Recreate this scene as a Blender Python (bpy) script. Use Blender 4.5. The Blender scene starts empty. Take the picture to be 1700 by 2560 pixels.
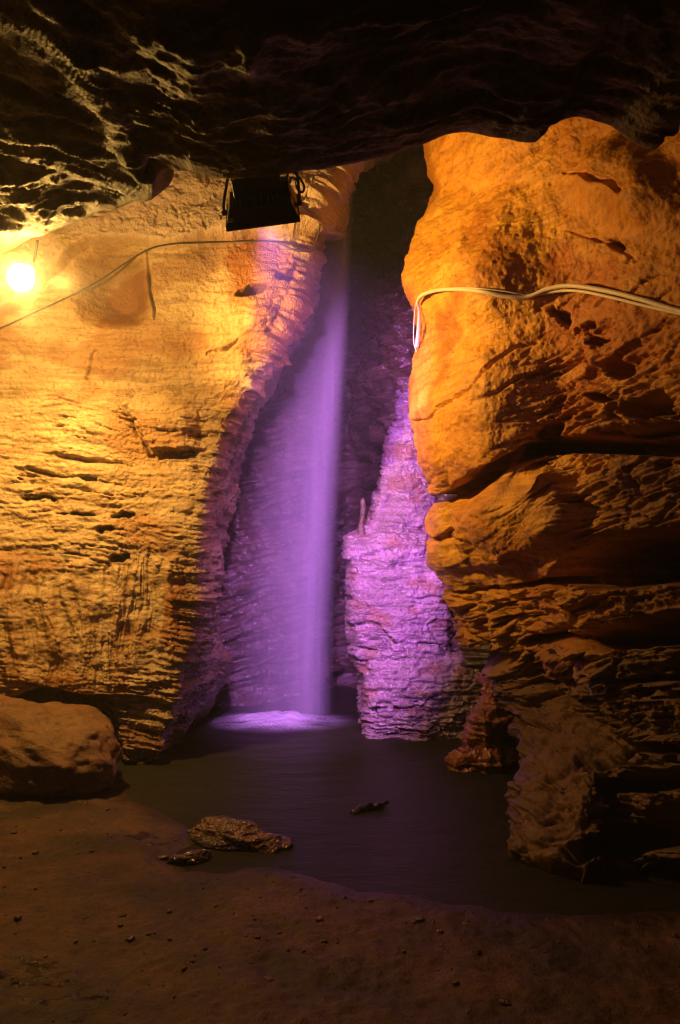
import bpy, math, random
import numpy as np
from mathutils import Vector, Matrix

random.seed(7)
RNG = np.random.default_rng(11)
scene = bpy.context.scene
COL = scene.collection

# ------------------------------------------------------------------ camera
CAM_Z = 1.5
PITCH = math.radians(3.0)
FPX = 2000.0                                   # focal length in photograph pixels (1700 x 2560)
cam_d = bpy.data.cameras.new("camera")
cam_d.sensor_fit = 'VERTICAL'
cam_d.sensor_height = 36.0
cam_d.lens = FPX / 2560.0 * 36.0
cam_d.clip_end = 200.0
cam_d.clip_start = 0.05
cam_d.dof.use_dof = True
cam_d.dof.focus_distance = 5.7
cam_d.dof.aperture_fstop = 5.0
cam = bpy.data.objects.new("camera", cam_d)
cam.location = (0, 0, CAM_Z)
cam.rotation_euler = (math.radians(90) + PITCH, 0, 0)
COL.objects.link(cam)
scene.camera = cam

# ------------------------------------------------------------------ world: underground, almost no light
world = bpy.data.worlds.new("World")
scene.world = world
world.use_nodes = True
world.node_tree.nodes["Background"].inputs[0].default_value = (0.9, 0.6, 0.4, 1)
world.node_tree.nodes["Background"].inputs[1].default_value = 0.0015

scene.view_settings.view_transform = 'Standard'
scene.view_settings.look = 'None'
scene.view_settings.exposure = 0.0
scene.view_settings.gamma = 1.0
scene.view_settings.use_curve_mapping = False
scene.render.engine = 'CYCLES'
scene.cycles.use_denoising = True
scene.cycles.max_bounces = 3
scene.cycles.use_light_tree = False
scene.cycles.diffuse_bounces = 2
scene.cycles.use_adaptive_sampling = True
scene.cycles.adaptive_threshold = 0.02
scene.cycles.adaptive_min_samples = 32
scene.cycles.transparent_max_bounces = 24
scene.cycles.sample_clamp_indirect = 4.0
scene.cycles.volume_bounces = 0
scene.cycles.filter_width = 1.1
scene.cycles.glossy_bounces = 2

LAMP_L = 830.0                                # radiance of the amber lamp's globe
LAMP_COL = (1.0, 0.55, 0.12)
PURPLE_W = 2200.0
PURPLE_COL = (0.67, 0.225, 1.0)
AMBER_SPOT_W = 640.0
HAZE_D = 0.010
GLARE_D = 0.20

# ------------------------------------------------------------------ design helpers
def P(px, py, d):
    """World point at forward distance d on the sight line through a photograph pixel."""
    a = (px - 850.0) / FPX
    b = (1280.0 - py) / FPX
    y = math.cos(PITCH) - b * math.sin(PITCH)
    z = math.sin(PITCH) + b * math.cos(PITCH)
    s = d / y
    return (a * s, d, CAM_Z + z * s)

def ground(px, py, h=0.0):
    a = (px - 850.0) / FPX
    b = (1280.0 - py) / FPX
    y = math.cos(PITCH) - b * math.sin(PITCH)
    z = math.sin(PITCH) + b * math.cos(PITCH)
    s = (h - CAM_Z) / z
    return (a * s, y * s, h)

_perm = RNG.permutation(256)
_perm = np.concatenate([_perm, _perm, _perm]).astype(np.int32)
_g = RNG.normal(size=(256, 3))
_g /= np.linalg.norm(_g, axis=1)[:, None]
_g = (_g * 1.55).astype(np.float32)
_gx, _gy, _gz = _g[:, 0].copy(), _g[:, 1].copy(), _g[:, 2].copy()

def noise3(x, y, z):
    shp = np.broadcast(x, y, z).shape
    x, y, z = (np.broadcast_to(np.asarray(a, np.float32), shp).ravel() for a in (x, y, z))
    out = np.empty(x.shape, np.float32)
    for c in range(0, x.size, 32768):           # chunks stay in cache
        out[c:c+32768] = _noise_chunk(x[c:c+32768], y[c:c+32768], z[c:c+32768])
    return out.reshape(shp)

def _noise_chunk(x, y, z):
    xf = np.floor(x); yf = np.floor(y); zf = np.floor(z)
    xi = xf.astype(np.int32) & 255; yi = yf.astype(np.int32) & 255; zi = zf.astype(np.int32) & 255
    x = x-xf; y = y-yf; z = z-zf
    u = x*x*x*(x*(x*6-15)+10); v = y*y*y*(y*(y*6-15)+10); w = z*z*z*(z*(z*6-15)+10)
    acc = []
    for dx in (0, 1):
        hx = _perm[xi+dx]+yi
        gxx = x-dx
        for dy in (0, 1):
            hy = _perm[hx+dy]+zi
            gyy = y-dy
            h0 = _perm[hy]; h1 = _perm[hy+1]
            a = _gx[h0]*gxx+_gy[h0]*gyy+_gz[h0]*z
            b = _gx[h1]*gxx+_gy[h1]*gyy+_gz[h1]*(z-1)
            acc.append(a+w*(b-a))
    p = acc[0]+v*(acc[1]-acc[0]); q = acc[2]+v*(acc[3]-acc[2])
    return p+u*(q-p)

def fbm(x, y, z, octv=4, gain=0.5, lac=2.03):
    s = 0.0; a = 1.0; f = 1.0
    for i in range(octv):
        s = s + a*noise3(x*f+17.3*i, y*f-9.1*i, z*f+5.7*i)
        a *= gain; f *= lac
    return s

def ridged(x, y, z, octv=4, gain=0.5):
    s = 0.0; a = 1.0; f = 1.0
    for i in range(octv):
        s = s + a*(1-np.abs(noise3(x*f+7.3*i, y*f+3.1*i, z*f-5.7*i))*2)
        a *= gain; f *= 2.05
    return s

def sstep(a, b, x):
    t = np.clip((x-a)/(b-a), 0, 1)
    return t*t*(3-2*t)

def cells(x, y, z):
    """Worley F1, F2 and the id of the nearest cell."""
    xi = np.floor(x).astype(np.int64); yi = np.floor(y).astype(np.int64); zi = np.floor(z).astype(np.int64)
    f1 = np.full(x.shape, 9.0); f2 = np.full(x.shape, 9.0); idn = np.zeros(x.shape)
    for dx in (-1, 0, 1):
        for dy in (-1, 0, 1):
            for dz in (-1, 0, 1):
                cx = xi+dx; cy = yi+dy; cz = zi+dz
                h = _perm[_perm[_perm[cx & 255]+(cy & 255)]+(cz & 255)]
                jx = (h*37 % 251)/251.0; jy = (h*91 % 241)/241.0; jz = (h*53 % 239)/239.0
                d = np.sqrt((cx+jx-x)**2+(cy+jy-y)**2+(cz+jz-z)**2)
                near = d < f1
                f2 = np.where(near, f1, np.minimum(f2, d))
                idn = np.where(near, h/255.0, idn)
                f1 = np.where(near, d, f1)
    return f1, f2, idn

def loft(rows, step, max_seg=160):
    """rows: R x C control points as (x,y,z,px,py). Cubic interpolation through every one."""
    A = np.array(rows, dtype=float)
    def along(A, counts):
        out = []
        n = A.shape[0]
        for i in range(n-1):
            p1 = A[i]; p2 = A[i+1]
            p0 = A[i-1] if i > 0 else 2*p1-p2
            p3 = A[i+2] if i+2 < n else 2*p2-p1
            m1 = (p2-p0)*0.42; m2 = (p3-p1)*0.42
            for k in range(counts[i] + (1 if i == n-2 else 0)):
                t = k/counts[i]
                out.append((2*t**3-3*t*t+1)*p1+(t**3-2*t*t+t)*m1+(-2*t**3+3*t*t)*p2+(t**3-t*t)*m2)
        return np.array(out)
    def counts(A):
        n = A.shape[0]; c = []
        for i in range(n-1):
            B0 = np.clip(A[i][:, 3:5], (-70, -60), (1770, 2620)); B1 = np.clip(A[i+1][:, 3:5], (-70, -60), (1770, 2620))
            px = np.hypot(*(B1-B0).T).max()
            c.append(int(np.clip(px/step, 6, max_seg)))
        return c
    A = along(A, counts(A))
    A = np.swapaxes(A, 0, 1)
    A = along(A, counts(A[:, ::max(1, A.shape[1]//40)]))
    return np.swapaxes(A, 0, 1)                # rows x cols x 5

def normals(V, ref):
    du = np.gradient(V, axis=1); dv = np.gradient(V, axis=0)
    n = np.cross(du, dv)
    n /= np.linalg.norm(n, axis=2)[..., None]+1e-9
    if np.sum(n*(np.array(ref)-V)) < 0:
        n = -n
    return n

def poly_dist(px, py, pts):
    """Signed distance (positive above) to a polyline of (px,py,w_up,w_dn,depth); returns recess amount."""
    best = np.full(px.shape, 1e9); amt = np.zeros(px.shape)
    for a, b in zip(pts[:-1], pts[1:]):
        ax, ay = a[0], a[1]; bx, by = b[0], b[1]
        L2 = (bx-ax)**2+(by-ay)**2
        t = np.clip(((px-ax)*(bx-ax)+(py-ay)*(by-ay))/L2, 0, 1)
        qx = ax+t*(bx-ax); qy = ay+t*(by-ay)
        d = np.hypot(px-qx, py-qy)
        up = py < qy
        w = np.where(up, a[2]+t*(b[2]-a[2]), a[3]+t*(b[3]-a[3]))
        dep = a[4]+t*(b[4]-a[4])
        r = d/np.maximum(w, 0.5)
        v = dep*(1-sstep(0.55, 1.0, r))
        take = np.abs(v) > np.abs(amt)
        amt = np.where(take, v, amt)
    return amt

def blob(px, py, cx, cy, rx, ry, amp, soft=0.5, rot=0.0):
    c, s = math.cos(rot), math.sin(rot)
    dx = px-cx; dy = py-cy
    r = np.hypot((dx*c+dy*s)/rx, (-dx*s+dy*c)/ry)
    return amp*(1-sstep(1-soft, 1.0, r))

def grid_object(name, V, mat, attrs=None, parent=None, closed_u=False, smooth=True, faces_mask=None):
    nv, nu = V.shape[:2]
    me = bpy.data.meshes.new(name)
    co = V.reshape(-1, 3).astype(np.float32)
    i = np.arange(nv*nu).reshape(nv, nu)
    if closed_u:
        i = np.concatenate([i, i[:, :1]], axis=1)
    q = np.stack([i[:-1, :-1], i[:-1, 1:], i[1:, 1:], i[1:, :-1]], axis=-1).reshape(-1, 4)
    nf = len(q)
    me.vertices.add(len(co)); me.vertices.foreach_set("co", co.ravel())
    me.loops.add(nf*4); me.loops.foreach_set("vertex_index", q.ravel().astype(np.int32))
    me.polygons.add(nf)
    me.polygons.foreach_set("loop_start", np.arange(0, nf*4, 4, dtype=np.int32))
    me.polygons.foreach_set("use_smooth", np.full(nf, smooth))
    for k, v in (attrs or {}).items():
        a = me.attributes.new(k, 'FLOAT', 'POINT')
        a.data.foreach_set("value", np.clip(v, -4, 4).astype(np.float32).ravel())
    me.update(calc_edges=True)
    if mat: me.materials.append(mat)
    o = bpy.data.objects.new(name, me)
    COL.objects.link(o)
    if parent: o.parent = parent
    return o

def tag(o, label=None, cat=None, group=None, kind=None):
    if label: o["label"] = label
    if cat: o["category"] = cat
    if group: o["group"] = group
    if kind: o["kind"] = kind
    return o

def empty(name, loc, label, cat, group=None):
    o = bpy.data.objects.new(name, None)
    o.empty_display_size = 0.1
    o.location = loc
    COL.objects.link(o)
    return tag(o, label, cat, group)

def mesh_object(name, verts, faces, mat, parent=None, smooth=False):
    me = bpy.data.meshes.new(name)
    me.from_pydata([tuple(v) for v in verts], [], faces)
    me.update()
    if smooth:
        me.polygons.foreach_set("use_smooth", [True]*len(me.polygons))
    me.materials.append(mat)
    o = bpy.data.objects.new(name, me)
    COL.objects.link(o)
    if parent: o.parent = parent
    return o

def tube(pts, r, seg=10, sub=6, jitter=None):
    """Verts and faces of a tube through pts (Catmull-Rom), r a number or list per control point."""
    A = np.array(pts, float); n = len(A)
    R = np.array(r if hasattr(r, '__len__') else [r]*n, float)
    C = []; RR = []
    for i in range(n-1):
        p1, p2 = A[i], A[i+1]
        p0 = A[i-1] if i else 2*p1-p2
        p3 = A[i+2] if i+2 < n else 2*p2-p1
        for k in range(sub + (1 if i == n-2 else 0)):
            t = k/sub
            C.append(0.5*((2*p1)+(-p0+p2)*t+(2*p0-5*p1+4*p2-p3)*t*t+(-p0+3*p1-3*p2+p3)*t**3))
            RR.append(R[i]*(1-t)+R[i+1]*t)
    C = np.array(C)
    T = np.gradient(C, axis=0); T /= np.linalg.norm(T, axis=1)[:, None]+1e-9
    up = np.array([0.13, 0.27, 0.95])
    verts = []; faces = []
    for i in range(len(C)):
        a = np.cross(T[i], up); a /= np.linalg.norm(a)+1e-9
        b = np.cross(T[i], a)
        for s in range(seg):
            an = 2*math.pi*s/seg
            verts.append(C[i]+RR[i]*(a*math.cos(an)+b*math.sin(an)))
    for i in range(len(C)-1):
        for s in range(seg):
            s2 = (s+1) % seg
            faces.append((i*seg+s, i*seg+s2, (i+1)*seg+s2, (i+1)*seg+s))
    faces.append(tuple(range(seg))[::-1]); faces.append(tuple(range((len(C)-1)*seg, len(C)*seg)))
    return verts, faces

def box_vf(cx, cy, cz, sx, sy, sz, bev=0.0):
    """A chamfered box centred at c with full sizes s."""
    hx, hy, hz = sx/2, sy/2, sz/2
    b = min(bev, hx*0.9, hy*0.9, hz*0.9)
    import bmesh
    bm = bmesh.new()
    bmesh.ops.create_cube(bm, size=1.0)
    for v in bm.verts:
        v.co = Vector((v.co.x*sx+cx, v.co.y*sy+cy, v.co.z*sz+cz))
    if b > 0:
        bmesh.ops.bevel(bm, geom=list(bm.edges), offset=b, segments=2, profile=0.6, affect='EDGES')
    bm.verts.ensure_lookup_table()
    bm.verts.index_update()
    vs = [tuple(v.co) for v in bm.verts]; fs = [tuple(v.index for v in f.verts) for f in bm.faces]
    bm.free()
    return vs, fs

# ------------------------------------------------------------------ materials
class NT:
    def __init__(self, name):
        self.m = bpy.data.materials.new(name); self.m.use_nodes = True
        self.t = self.m.node_tree; self.t.nodes.clear()
        self.out = self.t.nodes.new('ShaderNodeOutputMaterial')
    def n(self, typ, **kw):
        x = self.t.nodes.new(typ)
        for k, v in kw.items():
            if k.startswith('i_'):
                key = k[2:]
                key = int(key) if key.isdigit() else key.replace('_', ' ')
                if isinstance(v, bpy.types.NodeSocket): self.t.links.new(v, x.inputs[key])
                else: x.inputs[key].default_value = v
            else: setattr(x, k, v)
        return x
    def link(self, a, b): self.t.links.new(a, b)
    def mix(self, fac, a, b, mode='MIX'):
        x = self.t.nodes.new('ShaderNodeMix'); x.data_type = 'RGBA'; x.blend_type = mode
        for sock, v in ((x.inputs[0], fac), (x.inputs[6], a), (x.inputs[7], b)):
            if isinstance(v, bpy.types.NodeSocket): self.t.links.new(v, sock)
            else: sock.default_value = v if not isinstance(v, tuple) or len(v) == 4 else (*v, 1)
        return x.outputs[2]
    def math(self, op, a, b=0.5, c=None, clamp=False):
        x = self.t.nodes.new('ShaderNodeMath'); x.operation = op; x.use_clamp = clamp
        for i, v in enumerate((a, b, c)):
            if v is None: continue
            if isinstance(v, bpy.types.NodeSocket): self.t.links.new(v, x.inputs[i])
            else: x.inputs[i].default_value = v
        return x.outputs[0]
    def ramp(self, fac, stops):
        x = self.t.nodes.new('ShaderNodeValToRGB')
        e = x.color_ramp.elements
        while len(e) < len(stops): e.new(0.5)
        for el, (p, c) in zip(e, stops):
            el.position = p; el.color = c if len(c) == 4 else (*c, 1)
        self.t.links.new(fac, x.inputs[0])
        return x.outputs[0]
    def noise(self, scale, detail=6, rough=0.55, vec=None, dist=0.0):
        x = self.t.nodes.new('ShaderNodeTexNoise')
        x.inputs['Scale'].default_value = scale; x.inputs['Detail'].default_value = detail
        x.inputs['Roughness'].default_value = rough; x.inputs['Distortion'].default_value = dist
        if vec is not None: self.t.links.new(vec, x.inputs['Vector'])
        return x.outputs[0]
    def mapping(self, sc, rot=(0, 0, 0)):
        g = self.t.nodes.new('ShaderNodeNewGeometry')
        m = self.t.nodes.new('ShaderNodeMapping')
        m.inputs['Scale'].default_value = sc; m.inputs['Rotation'].default_value = rot
        self.t.links.new(g.outputs['Position'], m.inputs[0])
        return m.outputs[0]

def rock_material(name, light, mid, dark, stain, dip=(0, 0, 0), rough=0.72, wet_rough=0.22, bump=0.6, spec=0.35, fine=1.0):
    k = NT(name)
    pos = k.mapping((1, 1, 1))
    bed = k.mapping((1.3, 1.3, 11.0), dip)
    n1 = k.noise(1.1, 3, 0.65, pos)
    n2 = k.noise(2.2, 5, 0.7, bed)
    n3 = k.noise(38, 3, 0.65, pos)
    n4 = k.noise(9.0, 4, 0.75, pos)
    c = k.mix(k.ramp(n1, [(0.38, (0, 0, 0)), (0.62, (1, 1, 1))]), mid, light)
    c = k.mix(k.math('MULTIPLY', k.ramp(n2, [(0.46, (0, 0, 0)), (0.62, (1, 1, 1))]), 0.62), c, dark)
    c = k.mix(k.math('MULTIPLY', k.ramp(n4, [(0.5, (0, 0, 0)), (0.66, (1, 1, 1))]), 0.30), c, light)
    c = k.mix(k.math('MULTIPLY', k.ramp(n3, [(0.54, (0, 0, 0)), (0.66, (1, 1, 1))]), 0.55*fine), c, dark)
    st = k.n('ShaderNodeAttribute', attribute_name='stain').outputs['Fac']
    c = k.mix(st, c, k.mix(n4, stain, tuple(x*0.55 for x in stain)))
    pale = k.n('ShaderNodeAttribute', attribute_name='pale').outputs['Fac']
    c = k.mix(pale, c, k.mix(n4, (0.38, 0.27, 0.20), (0.60, 0.46, 0.36)))
    dull_dim = k.n('ShaderNodeAttribute', attribute_name='dull_dim').outputs['Fac']
    c = k.mix(k.math('MULTIPLY', dull_dim, 0.8), c, k.mix(n4, (0.095, 0.062, 0.034), (0.045, 0.030, 0.018)))  # dull brown rock, with dimness mixed into the colour
    wet = k.n('ShaderNodeAttribute', attribute_name='wet').outputs['Fac']
    c = k.mix(k.math('MULTIPLY', wet, 0.35), c, (0.0, 0.0, 0.0))
    r = k.math('ADD', k.math('MULTIPLY', wet, wet_rough-rough), rough)
    r = k.math('ADD', r, k.math('MULTIPLY', k.math('SUBTRACT', n4, 0.5), 0.25), clamp=True)
    hh = k.math('MULTIPLY_ADD', k.noise(64, 1, 0.6, pos), k.math('MULTIPLY_ADD', wet, 1.1, 0.1), k.noise(30, 3, 0.75, pos))
    bs = k.n('ShaderNodeBump', i_Strength=bump, i_Distance=0.020, i_Height=hh)
    p = k.n('ShaderNodeBsdfPrincipled', i_Base_Color=c, i_Roughness=r, i_Normal=bs.outputs[0])
    k.link(k.math('ADD', k.math('MULTIPLY', wet, 0.45), spec), p.inputs['Specular IOR Level'])
    k.link(p.outputs[0], k.out.inputs[0])
    return k.m

def plain_material(name, col, rough=0.5, metal=0.0, spec=0.5, var=0.15, bump=0.0, bscale=60):
    k = NT(name)
    pos = k.mapping((1, 1, 1))
    n = k.noise(25, 5, 0.6, pos)
    c = k.mix(n, tuple(x*(1-var) for x in col), tuple(min(1, x*(1+var)) for x in col))
    p = k.n('ShaderNodeBsdfPrincipled', i_Base_Color=c, i_Metallic=metal)
    k.link(k.math('ADD', k.math('MULTIPLY', k.noise(70, 4, 0.6, pos), 0.25), rough-0.12, clamp=True), p.inputs['Roughness'])
    p.inputs['Specular IOR Level'].default_value = spec
    if bump:
        b = k.n('ShaderNodeBump', i_Strength=bump, i_Distance=0.004, i_Height=k.noise(bscale, 4, 0.6, pos))
        k.link(b.outputs[0], p.inputs['Normal'])
    k.link(p.outputs[0], k.out.inputs[0])
    return k.m

def emit_material(name, col, strength):
    k = NT(name)
    e = k.n('ShaderNodeEmission', i_Color=(*col, 1), i_Strength=strength)
    k.link(e.outputs[0], k.out.inputs[0])
    return k.m

M = {}
M['left'] = rock_material('limestone_buff', (0.50, 0.37, 0.21), (0.37, 0.235, 0.10), (0.13, 0.065, 0.022), (0.30, 0.105, 0.018), dip=(0, 0.05, 0), rough=0.58, bump=0.9, spec=0.45)
M['right'] = rock_material('limestone_ochre', (0.62, 0.325, 0.040), (0.52, 0.22, 0.018), (0.22, 0.08, 0.008), (0.42, 0.135, 0.010), dip=(0, -0.2, 0), rough=0.6)
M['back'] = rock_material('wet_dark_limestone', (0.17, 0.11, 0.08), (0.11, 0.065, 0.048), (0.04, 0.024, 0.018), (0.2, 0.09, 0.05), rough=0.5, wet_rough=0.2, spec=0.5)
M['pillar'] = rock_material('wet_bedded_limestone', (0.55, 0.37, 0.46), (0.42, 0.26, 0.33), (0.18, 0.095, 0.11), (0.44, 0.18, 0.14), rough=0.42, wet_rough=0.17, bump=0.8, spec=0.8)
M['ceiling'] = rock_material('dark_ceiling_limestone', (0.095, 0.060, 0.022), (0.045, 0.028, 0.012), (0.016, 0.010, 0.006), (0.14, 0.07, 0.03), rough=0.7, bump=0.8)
M['flow'] = rock_material('red_flowstone', (0.46, 0.15, 0.03), (0.36, 0.10, 0.018), (0.16, 0.04, 0.01), (0.3, 0.08, 0.02), rough=0.4, wet_rough=0.15, spec=0.5)
M['boulder'] = rock_material('brown_boulder', (0.18, 0.09, 0.038), (0.12, 0.058, 0.024), (0.045, 0.022, 0.010), (0.25, 0.1, 0.03), rough=0.7, bump=0.7)
M['stone'] = rock_material('wet_pool_stone', (0.24, 0.11, 0.035), (0.16, 0.07, 0.022), (0.04, 0.022, 0.012), (0.02, 0.014, 0.012), rough=0.45, wet_rough=0.1, bump=0.8, spec=0.6)
M['dark_metal'] = plain_material('black_painted_metal', (0.045, 0.042, 0.04), 0.35, 0.0, 0.5)
M['bracket'] = plain_material('grey_steel_bracket', (0.10, 0.085, 0.07), 0.45, 0.6)
M['screw'] = plain_material('bright_screw', (0.7, 0.66, 0.55), 0.25, 1.0)
M['sticker'] = plain_material('cream_sticker', (0.62, 0.58, 0.42), 0.5)
M['conduit'] = plain_material('cream_conduit', (0.60, 0.50, 0.31), 0.5, bump=0.3)
M['black_cable'] = plain_material('dusty_black_cable', (0.030, 0.022, 0.015), 0.6)
M['tie'] = plain_material('brown_tie', (0.12, 0.07, 0.03), 0.5)
M['porcelain'] = plain_material('lamp_housing_grey', (0.35, 0.33, 0.30), 0.4)
M['glow'] = emit_material('lit_amber_globe', LAMP_COL, LAMP_L)
M['purple_glass'] = emit_material('lit_purple_glass', PURPLE_COL, 20.0)

# sand
def sand_material():
    k = NT('wet_brown_sand')
    pos = k.mapping((1, 1, 1))
    n1 = k.noise(2.0, 5, 0.65, pos)
    n2 = k.noise(14, 4, 0.75, pos)
    n3 = k.noise(110, 2, 0.65, pos)
    v = k.n('ShaderNodeTexVoronoi', i_Scale=46.0, i_Randomness=1.0)
    k.link(pos, v.inputs['Vector'])
    c = k.mix(k.ramp(n1, [(0.40, (0, 0, 0)), (0.60, (1, 1, 1))]), (0.034, 0.019, 0.012), (0.125, 0.058, 0.025))
    c = k.mix(k.math('MULTIPLY', k.ramp(n2, [(0.46, (0, 0, 0)), (0.64, (1, 1, 1))]), 0.6), c, (0.036, 0.021, 0.013))
    c = k.mix(k.math('MULTIPLY', k.ramp(n3, [(0.5, (0, 0, 0)), (0.64, (1, 1, 1))]), 0.65), c, (0.026, 0.016, 0.010))
    gr = k.math('MULTIPLY', k.math('LESS_THAN', v.outputs['Distance'], 0.2), k.math('GREATER_THAN', v.outputs['Color'], 0.75))
    c = k.mix(k.math('MULTIPLY', gr, 0.7), c, (0.02, 0.013, 0.010))
    wet = k.n('ShaderNodeAttribute', attribute_name='wet').outputs['Fac']
    c = k.mix(k.math('MULTIPLY', wet, 0.5), c, (0, 0, 0))
    r = k.math('ADD', k.math('MULTIPLY', wet, -0.50), 0.64, clamp=True)
    h = k.math('ADD', k.math('MULTIPLY', n2, 0.6), k.math('MULTIPLY', n3, 0.5))
    h = k.math('MULTIPLY_ADD', k.math('MULTIPLY', wet, 1.2), k.noise(48, 2, 0.6, pos), h)
    b = k.n('ShaderNodeBump', i_Strength=0.8, i_Distance=0.018, i_Height=h)
    p = k.n('ShaderNodeBsdfPrincipled', i_Base_Color=c, i_Roughness=r, i_Normal=b.outputs[0])
    p.inputs['Specular IOR Level'].default_value = 0.35
    k.link(p.outputs[0], k.out.inputs[0])
    return k.m
M['sand'] = sand_material()

def water_material():
    k = NT('turbid_pool_water')
    flow = k.mapping((1.0, 2.6, 1.0))
    n1 = k.noise(3.0, 3, 0.65, flow)
    n2 = k.noise(16.0, 2, 0.6, flow)
    h = k.math('ADD', k.math('MULTIPLY', n1, 1.0), k.math('MULTIPLY', n2, 0.25))
    b = k.n('ShaderNodeBump', i_Strength=0.35, i_Distance=0.05, i_Height=h)
    c = k.mix(n1, (0.016, 0.0155, 0.010), (0.030, 0.028, 0.018))
    p = k.n('ShaderNodeBsdfPrincipled', i_Base_Color=c, i_Normal=b.outputs[0])
    p.inputs['Roughness'].default_value = 0.46
    p.inputs['Specular IOR Level'].default_value = 0.17
    p.inputs['IOR'].default_value = 1.33
    k.link(p.outputs[0], k.out.inputs[0])
    return k.m
M['water'] = water_material()

def veil_material():
    k = NT('falling_water')
    uv_u = k.n('ShaderNodeAttribute', attribute_name='across').outputs['Fac']
    dens = k.n('ShaderNodeAttribute', attribute_name='veil_alpha').outputs['Fac']
    st = k.noise(6.0, 3, 0.7, k.mapping((7.0, 5.0, 0.10)))
    st2 = k.noise(9.0, 2, 0.6, k.mapping((1.0, 1.0, 0.35)))
    a = k.math('MULTIPLY', dens, k.math('ADD', k.math('MULTIPLY', st, 2.0), 0.0))
    a = k.math('MULTIPLY', a, k.math('ADD', k.math('MULTIPLY', st2, 0.5), 0.75), clamp=True)
    d = k.n('ShaderNodeBsdfDiffuse', i_Color=(0.86, 0.86, 0.88, 1))
    t = k.n('ShaderNodeBsdfTranslucent', i_Color=(0.86, 0.86, 0.88, 1))
    m = k.n('ShaderNodeMixShader', i_0=0.4); k.link(d.outputs[0], m.inputs[1]); k.link(t.outputs[0], m.inputs[2])
    tr = k.n('ShaderNodeBsdfTransparent')
    f = k.n('ShaderNodeMixShader'); k.link(a, f.inputs[0]); k.link(tr.outputs[0], f.inputs[1]); k.link(m.outputs[0], f.inputs[2])
    k.link(f.outputs[0], k.out.inputs[0])
    return k.m
M['veil'] = veil_material()

# ------------------------------------------------------------------ rock surfaces
def strata(X, Y, Z, dipx, dipy, lat, fz, octv=4, sharp=3.0, warp=0.05):
    h = Z+dipx*X+dipy*Y+warp*noise3(X*1.7, Y*1.7, Z*1.7)
    n = fbm(X*lat, Y*lat, h*fz, octv, 0.6)
    return np.tanh(sharp*n), h

def make_net(rows_spec):
    rows = []
    for row in rows_spec:
        rows.append([(*P(px, py, d), px, py) for (px, py, d) in row])
    return rows

# ---- left wall -----------------------------------------------------------
# py : (px of the corner between lit face and flank, px of the outline, depth of the corner)
LW = [(230, 900, 985, 5.9), (330, 890, 975, 6.0), (385, 880, 968, 6.05), (425, 845, 872, 6.0), (480, 815, 835, 5.95), (560, 780, 802, 5.9), (620, 770, 783, 5.85),
      (700, 766, 780, 5.82), (790, 728, 752, 5.8), (880, 672, 712, 5.8), (960, 640, 690, 5.8), (1050, 578, 634, 5.8),
      (1140, 548, 606, 5.8), (1230, 520, 588, 5.8), (1320, 508, 556, 5.82), (1420, 505, 552, 5.85), (1520, 500, 546, 5.85),
      (1600, 478, 560, 5.85), (1660, 458, 590, 5.85), (1730, 448, 545, 5.85), (1800, 432, 490, 5.85), (1870, 412, 432, 5.8), (1960, 396, 410, 5.75)]
rows = []
for py, c, s, d in LW:
    rows.append([(-1500, py, 2.8), (-800, py, 4.2), (-300, py, 5.2), (-60, py, 5.6), (min(120, c-320), py, 5.7), (min(290, c-210), py, 5.74),
                 (c-130, py, d-0.07), (c-40, py, d-0.05), (c, py, d), ((c+s)/2+3, py, d+0.45), (s, py, d+0.85), (s-6, py, d+1.5), (s-40, py, d+2.6)])
G = loft(make_net(rows), 2.8, 240)
V, px, py = G[..., :3], G[..., 3], G[..., 4]
N = normals(V, (-0.4, 0, 1.5))
X, Y, Z = V[..., 0], V[..., 1], V[..., 2]
wx = px+22*fbm(X*2.2, Y*2.2, Z*2.2, 4)
wy = py+16*fbm(X*2.2+9, Y*2.2, Z*2.2, 4)
big = fbm(X*0.9, Y*0.9, Z*0.9, 4)
jx = px+16*fbm(X*6, Y*6, Z*6, 4, 0.6); jy = py+10*fbm(X*6+4, Y*6, Z*9, 4, 0.6)
s1, h = strata(X, Y, Z, 0.10, 0.03, 0.9, 8.0, 3, 2.5)
s2, _ = strata(X, Y, Z, 0.10, 0.03, 1.8, 26.0, 4, 3.0)
s3, _ = strata(X, Y, Z, 0.10, 0.03, 5.0, 70.0, 3, 2.5)
bedded = sstep(930, 1080, wy)*(1-0.95*sstep(1390, 1450, wy)*(1-sstep(1620, 1720, wy))*(1-sstep(380, 470, wx)))
smoothzone = blob(wx, wy, 690, 780, 110, 150, 1.0, 0.5)+blob(wx, wy, 260, 720, 150, 130, 0.8, 0.5)
bedded = np.clip(bedded+0.10-0.1*smoothzone, 0.04, 1.1)*(0.35+0.65*sstep(-0.35, 0.35, fbm(X*1.6+31, Y*1.6, Z*2.2, 3)))
D = 0.09*big+0.010*s1*np.clip(bedded+0.15, 0, 1)+0.008*s2*bedded+0.006*s3*bedded
D += (0.011+0.006*sstep(960, 1120, wy))*fbm(X*6, Y*6, Z*9, 5, 0.6)+0.006*fbm(X*36, Y*36, Z*50, 3)
# blocky fracture
f1, f2, cid = cells(X*4.5, Y*4.5, h*20)
D += bedded*(0.018*(cid-0.5)-0.010*(1-sstep(0.02, 0.12, f2-f1)))
# open bedding cracks
cr = fbm(X*4.2+4, Y*4.2, h*24, 3, 0.5)
D -= 0.06*sstep(0.50, 0.62, cr)*np.clip(bedded-0.2, 0, 1)*(1-0.6*sstep(1420, 1500, wy)*(1-sstep(1640, 1700, wy)))
cr2 = fbm(X*8+4, Y*8, h*56+8, 3, 0.5)
D -= 0.022*sstep(0.46, 0.6, cr2)*np.clip(bedded-0.25, 0, 1)
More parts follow.
